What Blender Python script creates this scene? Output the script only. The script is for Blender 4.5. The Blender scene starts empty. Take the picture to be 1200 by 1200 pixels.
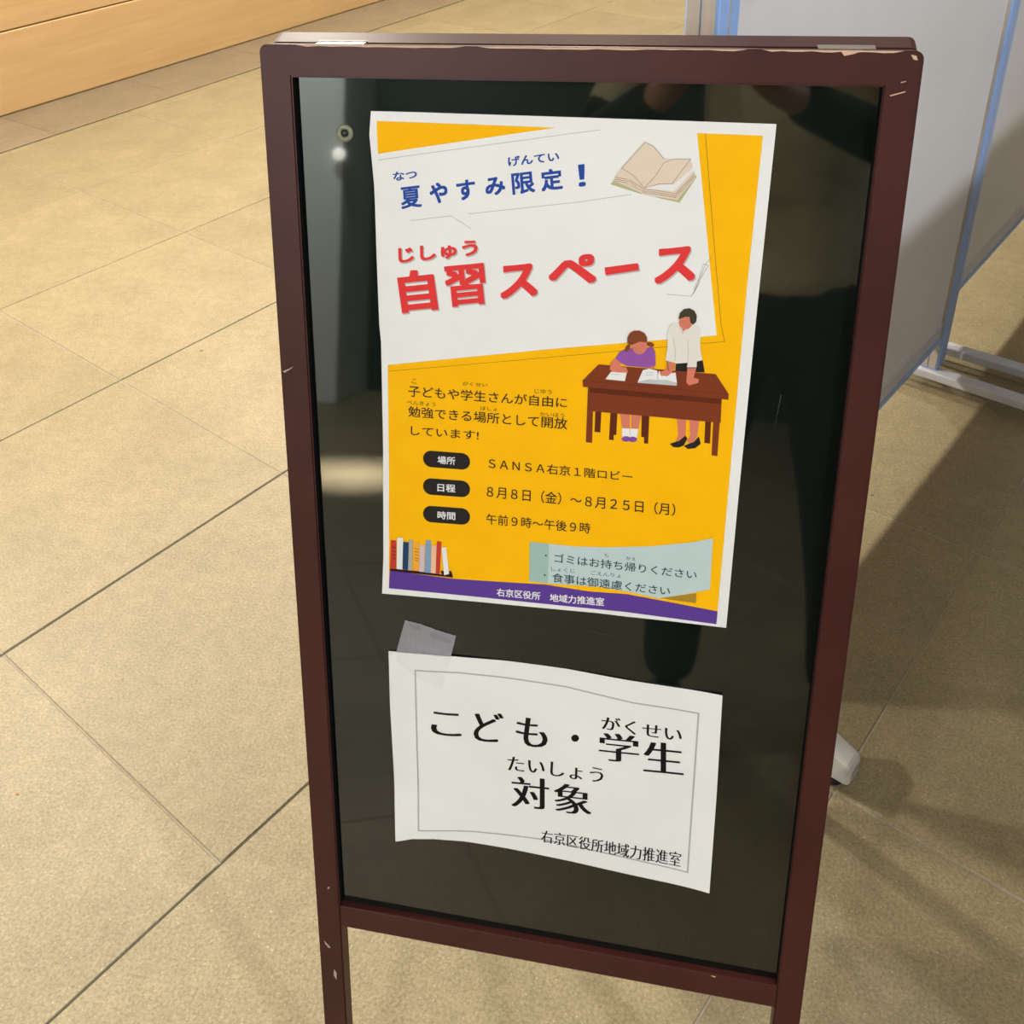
import bpy, bmesh, math, random
from mathutils import Vector, Matrix
from mathutils.geometry import tessellate_polygon
random.seed(7)
sc = bpy.context.scene
COL = sc.collection
# ------------------------------------------------------------ camera
cam_d = bpy.data.cameras.new('camera'); cam = bpy.data.objects.new('camera', cam_d); COL.objects.link(cam); sc.camera = cam
CAM = Vector((0.3354, -0.4871, 1.2992))
YAW, PITCH, ROLL, F = math.radians(-13.14), math.radians(30.18), math.radians(-2.92), 1.2004
fwd = Vector((math.sin(YAW)*math.cos(PITCH), math.cos(YAW)*math.cos(PITCH), -math.sin(PITCH)))
rt0 = Vector((math.cos(YAW), -math.sin(YAW), 0)); up0 = rt0.cross(fwd)
rt = math.cos(ROLL)*rt0 + math.sin(ROLL)*up0; up = -math.sin(ROLL)*rt0 + math.cos(ROLL)*up0
cam.matrix_world = Matrix(((rt.x, up.x, -fwd.x, CAM.x), (rt.y, up.y, -fwd.y, CAM.y), (rt.z, up.z, -fwd.z, CAM.z), (0, 0, 0, 1)))
cam_d.sensor_fit = 'HORIZONTAL'; cam_d.sensor_width = 36; cam_d.lens = 36*F*1000/1200
cam_d.shift_x = 29.81/1200; cam_d.shift_y = -212.34/1200      # the photograph is the lower part of a taller frame
cam_d.clip_start = 0.005; cam_d.clip_end = 60
# ------------------------------------------------------------ exposure, world, lights
vs = sc.view_settings; vs.view_transform = 'Standard'; vs.look = 'None'; vs.gamma = 1; vs.use_curve_mapping = False; vs.exposure = 0
w = bpy.data.worlds.new('lobby_air'); sc.world = w; w.use_nodes = True
w.node_tree.nodes['Background'].inputs[0].default_value = (.75, .78, .8, 1); w.node_tree.nodes['Background'].inputs[1].default_value = .155
PHI = math.radians(61.6)
TX = Vector((math.cos(PHI), math.sin(PHI), 0)); TY = Vector((-math.sin(PHI), math.cos(PHI), 0))
def tile(x, y, z=0): return TX*x + TY*y + Vector((0, 0, z))
def area(name, loc, aim, power, size, color, spread=180):
    l = bpy.data.lights.new(name, 'AREA'); l.shape = 'DISK'; l.size = size; l.energy = power; l.color = color; l.spread = math.radians(spread)
    o = bpy.data.objects.new(name, l); COL.objects.link(o); o.location = loc
    o.rotation_euler = (Vector(aim)-Vector(loc)).to_track_quat('-Z', 'Y').to_euler(); return o
WARM = (1, .92, .80)
for x, e in ((-1.2, 84), (.6, 74), (2.4, 64), (4.6, 78)):
    area('overhead_light', tile(x, 2.95, 2.5), tile(x, .1, 0), e, .2, WARM)
for x, e in ((.9, 13), (2.6, 17), (4.6, 24)):      # added fill, aimed at the wooden wall to brighten it
    area('overhead_light', tile(x, 2.75, 2.85), tile(x, 3.75, .2), e, .15, WARM)
area('ceiling_panel_light', (-1.0, -3.3, 1.95), (.35, .3, .6), 43, .35, (.97, .98, 1))
area('ceiling_panel_light', (3.1, -1.8, 2.7), (.8, 1.2, .8), 82, .12, (.92, .95, 1))
area('overhead_light', (-1.3, -2.7, 2.7), (-1.9, -3.9, 1.2), 60, .2, (.93, 1, .95), 120)
area('overhead_light', (-.88, -2.6, 2.9), (-.88, -2.6, 0), 14, .1, (1, .97, .93), 12)
# ------------------------------------------------------------ the printed matter, digitised flat: millimetres across and up the board
# ('P' filled shape | 'L' line | 'T' lettering with its four corners), part, ink, layer, ...
POSTER = [(85.71, 1081.55), (239.95, 1080.33), (384.11, 1078.93), (381.77, 940.07), (379.89, 790.88), (379.0, 664.01), (332.66, 664.15), (296.91, 663.79), (271.51, 664.08), (166.98, 661.4), (79.81, 658.13), (82.44, 696.84), (85.44, 799.93), (86.78, 895.66), (85.82, 910.29), (85.65, 967.48), (85.9, 1024.29), (84.03, 1063.79)]
POSTERQ = [(85.58, 1081.87), (384.11, 1078.93), (378.29, 664.33), (80.38, 658.55)]
NOTICE = [(83.86, 598.27), (127.44, 601.55), (190.49, 604.06), (246.57, 603.86), (298.85, 600.81), (339.86, 599.28), (380.6, 598.74), (382.83, 493.52), (383.87, 384.45), (340.95, 386.34), (296.73, 388.85), (217.55, 392.81), (162.45, 395.07), (124.05, 394.83), (103.08, 392.4), (86.35, 386.82), (84.93, 472.03), (83.47, 539.63)]
NOTICEQ = [(83.86, 598.27), (380.6, 598.74), (383.87, 384.45), (86.35, 386.82)]
TAPE = [(100.29, 632.76), (114.12, 630.97), (130.6, 626.46), (147.02, 623.22), (144.72, 611.97), (142.68, 602.24), (138.31, 584.12), (134.17, 566.77), (112.88, 572.16), (91.25, 589.77), (91.51, 598.76), (95.65, 615.84)]
TAPEMARK1 = [(103.54, 629.48), (111.32, 629.33), (114.56, 625.43), (108.4, 623.3)]
TAPEMARK2 = [(123.67, 624.54), (142.86, 617.95), (141.43, 613.68), (123.55, 617.34)]
RING = [(62.87, 1063.88)]
ART = [
  ('P','yellow_background','yellow',1,[(89.94,1074.15),(237.64,1072.35),(375.45,1070.58),(373.07,956.16),(371.73,793.79),(370.82,666.59),(296.71,668.38),(167.0,666.56),(86.52,664.6),(89.87,772.37),(91.92,873.71),(91.34,967.77)]),
  ('P','white_banner','paper',2,[(88.16,1048.89),(228.13,1072.61),(329.58,1071.35),(353.68,919.46),(229.82,900.03),(91.99,875.97),(88.67,875.34),(88.61,895.79),(87.64,910.41),(87.07,967.55)]),
  ('L','banner_outline','greyline',3,[(90.42,1044.56),(245.28,1069.51),(259.84,1071.56)],0.3),
  ('L','banner_outline','greyline',3,[(114.48,997.81),(147.25,1003.15),(162.93,993.69)],0.3),
  ('L','banner_outline','greyline',3,[(161.23,1005.22),(246.76,1017.98),(284.67,1025.07)],0.3),
  ('L','banner_outline','darkline',3,[(335.51,1070.78),(344.84,1005.41),(356.36,928.3),(360.02,915.04),(229.96,893.17),(92.55,870.46)],0.3),
  ('T','blue_lettering','blue',4,'夏',[(106.57,1023.53),(123.07,1026.05),(124.11,1009.22),(107.51,1006.59)],1.3,''),
  ('T','blue_lettering','blue',4,'や',[(129.94,1027.52),(144.07,1029.68),(145.18,1013.74),(130.97,1011.49)],1.7,''),
  ('T','blue_lettering','blue',4,'す',[(151.21,1030.34),(165.92,1032.59),(167.11,1017.29),(152.32,1014.96)],1.7,''),
  ('T','blue_lettering','blue',4,'み',[(173.65,1033.16),(188.99,1035.51),(190.18,1021.85),(174.76,1019.42)],1.7,''),
  ('T','blue_lettering','blue',4,'限',[(194.06,1037.41),(211.39,1040.05),(212.93,1023.98),(195.51,1021.23)],1.3,''),
  ('T','blue_lettering','blue',4,'定',[(216.18,1040.79),(232.29,1043.25),(233.96,1027.18),(217.76,1024.62)],1.7,''),
  ('T','blue_lettering','blue',4,'！',[(244.27,1045.75),(249.61,1046.57),(250.94,1030.02),(245.56,1029.17)],1.0,''),
  ('T','blue_lettering','blue',4,'げんてい',[(191.42,1049.96),(229.84,1055.26),(230.69,1048.02),(192.18,1042.61)],1.2,''),
  ('T','blue_lettering','blue',4,'なつ',[(101.25,1035.46),(120.28,1037.82),(120.72,1031.27),(101.64,1028.29)],1.2,''),
  ('T','grey_drop_lettering','shadow',4,'じしゅう',[(104.61,974.29),(168.62,984.42),(169.33,971.62),(104.88,961.78)],1.8,''),
  ('T','grey_drop_lettering','shadow',4,'自',[(102.54,954.85),(132.71,959.5),(136.96,925.32),(106.46,920.29)],2.0,''),
  ('T','grey_drop_lettering','shadow',4,'習',[(141.4,961.22),(173.73,966.2),(177.02,933.05),(144.32,927.68)],1.5,''),
  ('T','grey_drop_lettering','shadow',4,'ス',[(186.27,963.88),(215.59,968.43),(216.79,941.92),(187.18,937.07)],2.0,''),
  ('T','grey_drop_lettering','shadow',4,'ペ',[(224.64,972.61),(261.16,978.25),(261.95,954.93),(225.1,948.97)],2.0,''),
  ('T','grey_drop_lettering','shadow',4,'ス',[(304.92,983.34),(334.62,987.94),(335.8,960.95),(305.79,956.03)],2.0,''),
  ('P','grey_drop_lettering','shadow',4,[(267.83,967.29),(292.79,972.11),(293.89,966.54),(268.76,961.22)]),
  ('T','red_lettering','red',5,'じしゅう',[(103.73,975.3),(167.75,985.41),(168.45,972.61),(103.99,962.79)],1.8,''),
  ('T','red_lettering','red',5,'自',[(101.65,955.87),(131.82,960.51),(136.06,926.34),(105.56,921.33)],2.0,''),
  ('T','red_lettering','red',5,'習',[(140.51,962.23),(172.85,967.2),(176.12,934.06),(143.42,928.7)],1.5,''),
  ('T','red_lettering','red',5,'ス',[(185.38,964.87),(214.71,969.42),(215.9,942.91),(186.29,938.08)],2.0,''),
  ('T','red_lettering','red',5,'ペ',[(223.76,973.59),(260.28,979.21),(261.06,955.91),(224.21,949.96)],2.0,''),
  ('T','red_lettering','red',5,'ス',[(304.05,984.29),(333.75,988.89),(334.93,961.91),(304.91,957.0)],2.0,''),
  ('P','red_lettering','red',5,[(266.95,968.26),(291.92,973.07),(293.01,967.5),(267.88,962.19)]),
  ('P','open_book_print','cream2',4,[(269.05,1032.11),(273.31,1038.45),(294.01,1030.97),(298.16,1029.06),(315.83,1025.62),(330.62,1041.13),(331.24,1039.53),(320.16,1020.3),(305.21,1023.14),(294.93,1025.91),(291.54,1025.78)]),
  ('P','open_book_print','olive',5,[(269.05,1032.11),(271.43,1034.27),(291.4,1028.81),(298.22,1027.69),(318.7,1022.3),(330.62,1041.13),(331.24,1039.53),(320.16,1020.3),(305.21,1023.14),(294.93,1025.91),(291.54,1025.78)]),
  ('P','open_book_print','cream',6,[(272.37,1034.71),(276.62,1040.76),(294.18,1027.4),(315.83,1025.62),(328.88,1041.34),(330.36,1038.83),(318.03,1022.27),(294.97,1025.09)]),
  ('L','open_book_print','brownline',7,[(272.64,1034.72),(283.05,1033.31),(294.22,1026.44),(302.35,1026.2),(317.0,1024.02),(329.66,1039.48)],0.3),
  ('P','open_book_print','cream3',7,[(272.31,1036.09),(276.57,1042.13),(294.11,1028.77),(315.76,1026.99),(328.8,1042.69),(330.28,1040.17),(317.96,1023.65),(294.9,1026.46)]),
  ('L','open_book_print','brownline',8,[(272.58,1036.1),(282.99,1034.68),(294.16,1027.81),(302.28,1027.57),(316.92,1025.39),(329.58,1040.82)],0.3),
  ('P','open_book_print','cream',8,[(272.26,1037.46),(276.51,1043.49),(294.05,1030.14),(315.68,1028.36),(328.72,1044.03),(330.19,1041.52),(317.88,1025.01),(294.83,1027.84)]),
  ('L','open_book_print','brownline',9,[(272.53,1037.47),(282.93,1036.05),(294.09,1029.18),(302.21,1028.94),(316.84,1026.76),(329.49,1042.17)],0.3),
  ('P','open_book_print','cream',10,[(272.22,1038.42),(277.15,1044.47),(293.11,1063.85),(299.23,1061.35),(306.35,1052.45),(311.03,1051.93),(318.27,1052.82),(326.21,1052.67),(327.91,1046.42),(315.37,1033.81),(307.34,1033.79),(294.04,1030.28),(285.67,1035.46)]),
  ('L','open_book_print','brownline',11,[(277.15,1044.47),(286.2,1038.9),(294.04,1030.28),(301.67,1039.45),(307.19,1049.11),(313.02,1051.99),(326.21,1052.67),(314.01,1034.3),(304.66,1033.69),(294.04,1030.28)],0.3),
  ('L','open_book_print','brownline',11,[(276.49,1043.9),(293.11,1063.85),(299.25,1060.95),(307.03,1052.2)],0.3),
  ('L','pen_sketch_print','greyline',4,[(314.57,949.84),(332.54,949.18),(335.07,952.52),(341.84,974.44),(345.5,980.31)],0.3),
  ('L','pen_sketch_print','greyline',4,[(333.2,949.51),(337.93,961.35),(343.9,973.84),(340.46,974.8),(337.21,962.03)],0.3),
  ('L','pen_sketch_print','greyline',4,[(334.26,954.65),(336.95,961.73),(338.64,960.96),(335.8,954.01)],0.25),
  ('P','desk_print','deskshade',3,[(263.8,850.56),(268.63,850.69),(268.38,831.64),(263.77,831.79)]),
  ('P','desk_print','deskshade',3,[(275.92,850.9),(281.37,850.95),(281.26,830.67),(279.17,830.48),(279.35,825.92),(275.54,825.99)]),
  ('P','desk_print','deskshade',3,[(300.54,849.53),(306.56,849.77),(306.72,825.34),(303.48,825.46),(303.36,830.58),(301.03,830.79)]),
  ('P','desk_print','deskshade',3,[(349.92,849.68),(354.31,849.65),(354.75,830.0),(350.32,830.14)]),
  ('P','girl_print','skin',3,[(283.63,849.46),(291.12,849.83),(291.72,836.04),(285.89,835.51)]),
  ('P','girl_print','skin',3,[(292.4,849.94),(300.14,849.77),(298.42,836.65),(292.75,836.14)]),
  ('P','girl_print','white',4,[(285.57,836.91),(291.67,837.17),(292.27,829.26),(286.05,828.4)]),
  ('P','girl_print','white',4,[(292.31,837.23),(298.65,837.38),(297.47,829.18),(292.27,829.26)]),
  ('P','girl_print','purple2',5,[(292.7,828.31),(292.56,827.54),(292.1,826.82),(291.34,826.21),(290.38,825.78),(289.3,825.56),(288.21,825.58),(287.22,825.83),(286.42,826.29),(285.89,826.92),(285.69,827.65),(285.83,828.42),(286.3,829.14),(287.06,829.75),(288.02,830.18),(289.1,830.4),(290.18,830.38),(291.18,830.13),(291.97,829.66),(292.5,829.04)]),
  ('P','girl_print','purple2',5,[(297.9,828.36),(297.76,827.6),(297.3,826.88),(296.55,826.27),(295.59,825.84),(294.51,825.62),(293.43,825.64),(292.43,825.89),(291.64,826.35),(291.11,826.98),(290.91,827.71),(291.04,828.47),(291.51,829.19),(292.26,829.8),(293.22,830.23),(294.3,830.45),(295.38,830.43),(296.37,830.18),(297.17,829.72),(297.69,829.09)]),
  ('P','teacher_print','skin',3,[(328.01,849.14),(335.21,849.35),(335.56,832.99),(332.68,827.78),(328.15,828.77),(329.69,835.27)]),
  ('P','teacher_print','skin',3,[(337.77,848.88),(345.2,848.85),(344.55,835.23),(340.95,827.85),(336.99,830.31),(338.92,836.12)]),
  ('P','teacher_print','black2',4,[(323.64,826.93),(327.51,828.71),(330.63,829.99),(335.43,835.1),(337.12,832.43),(334.66,826.55),(330.96,824.35),(326.48,824.36)]),
  ('P','teacher_print','black2',4,[(334.69,826.13),(338.38,828.32),(342.09,830.08),(345.81,835.35),(347.72,829.2),(343.67,825.0),(338.02,823.75)]),
  ('P','desk_print','desk',4,[(257.3,870.35),(261.85,870.3),(262.11,822.0),(257.07,822.11)]),
  ('P','desk_print','desk',4,[(355.69,868.07),(360.88,868.23),(361.12,819.73),(356.54,820.14)]),
  ('P','desk_print','desk',5,[(258.34,870.43),(361.06,869.2),(361.66,848.23),(307.87,849.05),(258.6,849.41)]),
  ('P','desk_print','deskshade',6,[(258.75,869.77),(361.01,868.24),(360.92,864.14),(258.89,865.32)]),
  ('P','teacher_print','black2',5,[(324.61,895.44),(344.61,898.95),(346.85,889.06),(324.53,888.01)]),
  ('P','desk_print','desk',7,[(265.08,889.6),(355.17,888.36),(366.0,872.74),(366.09,868.12),(310.68,869.15),(253.41,869.75),(252.86,875.14)]),
  ('L','desk_print','deskshade',8,[(252.86,875.14),(310.44,873.94),(366.02,872.47)],0.35),
  ('P','girl_print','purple',9,[(286.22,904.47),(306.26,906.84),(308.31,903.37),(309.25,892.25),(305.23,889.64),(286.82,890.15),(282.28,892.26),(277.93,895.74),(281.27,901.41)]),
  ('P','girl_print','skin',10,[(277.93,895.74),(282.67,892.01),(281.76,889.22),(286.89,888.52),(288.33,884.8),(284.53,883.96),(275.81,884.25),(273.95,886.16),(274.64,891.68)]),
  ('P','girl_print','skin2',10,[(305.16,891.0),(308.52,891.79),(308.14,889.46),(304.61,889.32)]),
  ('P','girl_print','hair',11,[(288.61,904.17),(288.15,903.19),(287.58,902.37),(286.97,901.78),(286.37,901.49),(285.84,901.53),(285.43,901.88),(285.18,902.53),(285.12,903.39),(285.26,904.39),(285.57,905.43),(286.03,906.41),(286.6,907.22),(287.21,907.81),(287.81,908.09),(288.34,908.06),(288.74,907.7),(288.99,907.06),(289.05,906.2),(288.92,905.21)]),
  ('P','girl_print','hair',11,[(307.26,908.09),(306.97,907.58),(306.42,907.21),(305.67,907.01),(304.8,907.0),(303.88,907.19),(303.02,907.55),(302.29,908.06),(301.77,908.65),(301.51,909.28),(301.53,909.88),(301.82,910.39),(302.37,910.76),(303.12,910.96),(303.99,910.97),(304.91,910.78),(305.77,910.42),(306.49,909.91),(307.01,909.32),(307.28,908.69)]),
  ('P','girl_print','skin',12,[(301.96,907.47),(301.78,905.39),(301.05,903.46),(299.85,901.89),(298.28,900.82),(296.51,900.36),(294.71,900.56),(293.05,901.39),(291.7,902.79),(290.8,904.6),(290.42,906.65),(290.61,908.74),(291.35,910.66),(292.56,912.23),(294.13,913.28),(295.89,913.73),(297.68,913.53),(299.33,912.7),(300.67,911.31),(301.58,909.52)]),
  ('P','girl_print','hair',13,[(286.79,908.81),(286.59,913.49),(288.19,917.2),(291.24,919.41),(295.62,919.71),(299.45,917.97),(301.62,914.53),(301.81,910.54),(296.03,910.8),(289.88,907.42)]),
  ('L','girl_print','brownline',14,[(292.12,905.43),(294.4,905.05)],0.3),
  ('L','girl_print','brownline',14,[(297.47,906.89),(299.7,907.45)],0.3),
  ('L','girl_print','brownline',14,[(295.78,902.46),(297.65,902.87)],0.3),
  ('P','teacher_print','shirt',10,[(319.49,926.99),(324.94,928.66),(334.83,927.35),(339.74,927.02),(341.45,923.21),(342.13,908.75),(344.36,898.93),(340.37,897.69),(340.42,892.87),(333.01,892.3),(333.65,896.12),(325.02,894.79),(322.48,895.55),(316.54,896.85),(317.49,906.98),(316.94,921.55)]),
  ('L','teacher_print','shirtline',11,[(321.38,915.24),(323.76,906.1),(323.67,896.71)],0.3),
  ('L','teacher_print','shirtline',11,[(332.53,914.69),(333.54,904.14),(333.44,893.41)],0.3),
  ('L','teacher_print','shirtline',11,[(325.37,925.41),(328.18,919.41),(333.75,925.05)],0.35),
  ('P','teacher_print','skin',11,[(326.03,926.77),(335.4,928.04),(328.46,921.01)]),
  ('P','teacher_print','skin',12,[(335.24,928.69),(335.09,927.06),(334.45,925.56),(333.38,924.32),(332.0,923.48),(330.43,923.12),(328.82,923.27),(327.34,923.92),(326.14,925.0),(325.32,926.41),(324.97,928.01),(325.13,929.64),(325.78,931.14),(326.85,932.37),(328.23,933.2),(329.8,933.55),(331.4,933.4),(332.87,932.76),(334.07,931.68),(334.89,930.28)]),
  ('P','teacher_print','hair2',13,[(324.58,930.6),(325.16,935.47),(328.01,939.04),(332.22,940.08),(335.99,938.24),(338.05,934.48),(337.88,929.51),(335.82,927.16),(333.53,928.57),(332.64,933.09),(329.58,933.15)]),
  ('L','teacher_print','brownline',14,[(326.16,928.74),(328.65,928.12)],0.3),
  ('P','teacher_print','skin',11,[(318.07,896.29),(323.74,895.37),(323.97,891.34),(322.08,887.14),(318.75,883.89),(313.71,884.04),(312.56,886.68),(317.81,889.52)]),
  ('P','teacher_print','skin',11,[(333.54,891.8),(340.21,892.31),(338.72,884.37),(342.76,883.34),(342.46,880.33),(335.64,877.61),(333.38,879.88)]),
  ('L','teacher_print','darkline',12,[(318.07,896.29),(319.49,888.57)],0.6),
  ('P','desk_print','white',10,[(274.92,884.18),(287.32,884.45),(286.09,877.22),(270.91,877.67)]),
  ('P','desk_print','grey2',9,[(296.28,877.89),(304.92,883.09),(310.82,886.27),(318.73,884.17),(326.27,879.59),(326.19,876.58),(296.08,876.64)]),
  ('P','desk_print','white',10,[(299.64,887.45),(304.62,889.05),(310.73,887.89),(311.13,880.16),(305.05,880.36),(296.29,877.62)]),
  ('P','desk_print','white',10,[(311.75,887.7),(317.37,886.1),(324.82,887.35),(326.3,879.05),(318.92,880.78),(311.64,880.2)]),
  ('L','desk_print','greyline',11,[(275.0,882.12),(282.04,882.4)],0.25),
  ('L','desk_print','greyline',11,[(302.26,885.61),(307.29,886.27)],0.25),
  ('L','desk_print','greyline',11,[(301.73,883.52),(308.01,884.42)],0.25),
  ('T','body_lettering','ink',4,'子どもや学生さんが自由に',[(109.07,859.53),(241.0,859.61),(240.94,850.38),(108.98,849.58)],0.35,''),
  ('T','body_lettering','ink',4,'勉強できる場所として開放',[(108.61,840.96),(241.73,841.79),(241.69,831.81),(108.52,831.35)],0.35,''),
  ('T','body_lettering','ink',4,'しています!',[(110.48,823.15),(168.65,823.91),(168.33,815.88),(110.29,815.03)],0.35,''),
  ('T','ruby_lettering','ink',4,'こ',[(112.25,865.28),(116.5,865.3),(116.42,861.54),(112.17,861.67)],0.05,''),
  ('T','ruby_lettering','ink',4,'がくせい',[(155.11,866.49),(175.84,866.59),(175.84,863.5),(155.08,862.76)],0.05,''),
  ('T','ruby_lettering','ink',4,'じゆう',[(214.55,865.09),(228.54,865.01),(228.61,861.34),(214.6,861.11)],0.05,''),
  ('T','ruby_lettering','ink',4,'べんきょう',[(107.67,846.3),(132.05,846.12),(131.99,842.64),(107.57,842.47)],0.05,''),
  ('T','ruby_lettering','ink',4,'ばしょ',[(169.9,846.18),(183.99,846.13),(184.0,843.0),(169.89,842.72)],0.05,''),
  ('T','ruby_lettering','ink',4,'かいほう',[(219.21,844.95),(239.04,845.58),(239.12,842.18),(219.27,841.68)],0.05,''),
  ('P','pill_badge_print','black2',4,[(127.53,787.09),(125.52,787.36),(123.69,788.22),(122.18,789.61),(121.11,791.41),(120.58,793.48),(120.63,795.64),(121.24,797.72),(122.37,799.55),(123.93,800.98),(125.79,801.9),(127.79,802.24),(154.17,802.67),(156.14,802.4),(157.95,801.54),(159.45,800.17),(160.52,798.4),(161.07,796.36),(161.05,794.22),(160.48,792.16),(159.39,790.33),(157.87,788.89),(156.04,787.96),(154.05,787.62)]),
  ('T','badge_lettering','white',5,'場所',[(133.12,798.1),(148.48,798.45),(148.41,791.24),(133.01,790.86)],0.9,''),
  ('P','pill_badge_print','black2',4,[(127.08,761.27),(125.05,761.53),(123.2,762.4),(121.68,763.81),(120.6,765.63),(120.07,767.73),(120.11,769.94),(120.73,772.06),(121.87,773.93),(123.45,775.4),(125.32,776.35),(127.35,776.7),(153.97,777.3),(155.97,777.03),(157.79,776.17),(159.3,774.79),(160.38,772.98),(160.93,770.91),(160.92,768.73),(160.34,766.62),(159.24,764.76),(157.71,763.28),(155.86,762.33),(153.86,761.96)]),
  ('T','badge_lettering','white',5,'日程',[(132.73,772.52),(148.23,772.96),(148.16,765.61),(132.61,765.14)],0.9,''),
  ('P','pill_badge_print','black2',4,[(126.62,734.95),(124.57,735.21),(122.71,736.08),(121.17,737.51),(120.08,739.36),(119.54,741.5),(119.59,743.74),(120.21,745.91),(121.37,747.82),(122.96,749.33),(124.85,750.31),(126.89,750.68),(153.77,751.45),(155.78,751.19),(157.63,750.32),(159.15,748.92),(160.24,747.09),(160.8,744.98),(160.79,742.76),(160.2,740.61),(159.09,738.7),(157.54,737.19),(155.68,736.2),(153.65,735.82)]),
  ('T','badge_lettering','white',5,'時間',[(132.32,746.45),(147.98,746.99),(147.91,739.51),(132.21,738.93)],0.9,''),
  ('T','body_lettering','ink',4,'ＳＡＮＳＡ右京１階ロビー',[(176.82,800.49),(295.43,799.18),(295.8,790.82),(176.83,790.73)],0.35,''),
  ('T','body_lettering','ink',4,'８月８日（金）～８月２５日（月）',[(175.56,775.22),(331.17,774.61),(331.46,763.44),(175.19,763.84)],0.35,''),
  ('T','body_lettering','ink',4,'午前９時～午後９時',[(175.0,748.74),(263.32,749.46),(263.28,739.49),(175.0,738.6)],0.35,''),
  ('P','note_strip_print','notedark',4,[(212.49,726.04),(228.91,725.96),(228.72,687.78),(212.44,687.77)]),
  ('P','note_strip_print','note',4,[(228.91,725.96),(249.71,726.0),(276.47,728.2),(311.47,733.2),(345.62,740.83),(362.62,746.77),(363.42,699.15),(345.11,692.27),(322.68,685.18),(295.87,688.23),(270.65,689.69),(228.72,687.78)]),
  ('P','note_strip_print','ochre',4,[(323.03,685.23),(352.84,694.1),(353.09,684.54)]),
  ('T','note_lettering','navy',5,'ゴミはお持ち帰りください',[(233.62,717.75),(351.85,715.38),(352.03,706.96),(233.81,708.75)],0.35,''),
  ('T','note_lettering','navy',5,'食事は御遠慮ください',[(232.18,698.63),(331.18,697.37),(331.3,688.8),(232.37,689.51)],0.35,''),
  ('T','note_lettering','navy',5,'も',[(275.78,722.47),(278.8,722.63),(278.93,719.21),(275.9,719.24)],0.05,''),
  ('T','note_lettering','navy',5,'かえ',[(293.55,721.81),(301.85,721.62),(302.01,718.21),(293.7,718.4)],0.05,''),
  ('T','note_lettering','navy',5,'しょくじ',[(231.15,704.3),(251.19,704.34),(251.29,700.64),(231.23,700.38)],0.05,''),
  ('T','note_lettering','navy',5,'ごえんりょ',[(264.74,704.81),(290.18,704.75),(289.99,700.63),(264.87,700.71)],0.05,''),
  ('P','note_lettering','navy',5,[(227.3,714.53),(227.26,714.27),(227.14,714.02),(226.94,713.82),(226.69,713.67),(226.41,713.6),(226.12,713.6),(225.87,713.69),(225.66,713.84),(225.53,714.06),(225.48,714.3),(225.52,714.56),(225.64,714.81),(225.84,715.01),(226.09,715.16),(226.38,715.24),(226.66,715.23),(226.91,715.14),(227.12,714.99),(227.25,714.78)]),
  ('P','note_lettering','navy',5,[(226.73,695.66),(226.69,695.4),(226.57,695.15),(226.37,694.94),(226.11,694.79),(225.83,694.71),(225.54,694.72),(225.29,694.8),(225.08,694.96),(224.95,695.17),(224.9,695.43),(224.94,695.69),(225.06,695.94),(225.26,696.15),(225.52,696.3),(225.8,696.37),(226.08,696.37),(226.34,696.28),(226.55,696.12),(226.68,695.91)]),
  ('P','purple_band','purple3',4,[(88.12,682.99),(146.14,681.79),(226.9,686.29),(263.57,684.4),(295.97,685.76),(335.18,682.33),(371.01,678.98),(370.82,666.59),(296.71,668.38),(167.0,666.56),(86.52,664.6)]),
  ('T','footer_lettering','white',5,'右京区役所',[(184.07,677.56),(222.41,678.56),(222.17,670.5),(184.1,669.68)],0.9,''),
  ('T','footer_lettering','white',5,'地域力推進室',[(230.38,678.14),(276.95,679.92),(277.06,671.78),(230.53,670.35)],0.9,''),
  ('P','book_row_print','shelf',5,[(88.17,685.11),(117.22,685.63),(135.61,684.82),(133.96,688.36),(143.82,689.29),(145.43,682.95),(120.0,682.84),(88.09,682.58)]),
  ('P','book_row_print','bred',6,[(89.9,713.7),(94.88,713.67),(93.93,685.36),(88.18,685.43)]),
  ('P','book_row_print','white',6,[(95.68,716.69),(101.07,716.86),(99.52,685.28),(94.35,685.26)]),
  ('P','book_row_print','bnavy',6,[(101.11,713.17),(106.07,713.14),(104.68,685.61),(99.67,685.61)]),
  ('P','book_row_print','bgrey',6,[(106.42,715.95),(109.95,716.06),(108.38,685.3),(104.81,685.32)]),
  ('P','book_row_print','borange',6,[(110.2,714.55),(115.85,714.91),(114.51,685.6),(108.67,685.49)]),
  ('P','book_row_print','bpink',6,[(116.06,711.87),(120.28,711.76),(119.34,685.27),(114.65,685.3)]),
  ('P','book_row_print','bblue',6,[(121.51,717.12),(126.28,717.07),(125.15,685.06),(119.76,685.01)]),
  ('P','book_row_print','bpeach',6,[(126.48,712.65),(130.96,712.57),(129.68,685.01),(125.43,685.1)]),
  ('P','book_row_print','bred',6,[(131.46,717.37),(135.5,717.24),(133.35,685.16),(129.68,685.17)]),
  ('P','book_row_print','white',6,[(135.42,711.42),(139.62,712.23),(141.82,686.24),(137.29,684.41)]),
  ('L','book_row_print','darkline',7,[(111.46,707.77),(114.56,707.53)],0.5),
  ('L','book_row_print','darkline',7,[(111.39,704.67),(114.49,704.43)],0.5),
  ('L','book_row_print','darkline',7,[(111.32,701.57),(114.43,701.33)],0.5),
  ('L','book_row_print','darkline',7,[(111.25,698.45),(114.36,698.21)],0.5),
  ('L','book_row_print','darkline',7,[(111.19,696.12),(114.31,695.88)],0.5),
  ('L','book_row_print','bdark',7,[(91.41,706.91),(93.81,705.96)],0.8),
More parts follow.
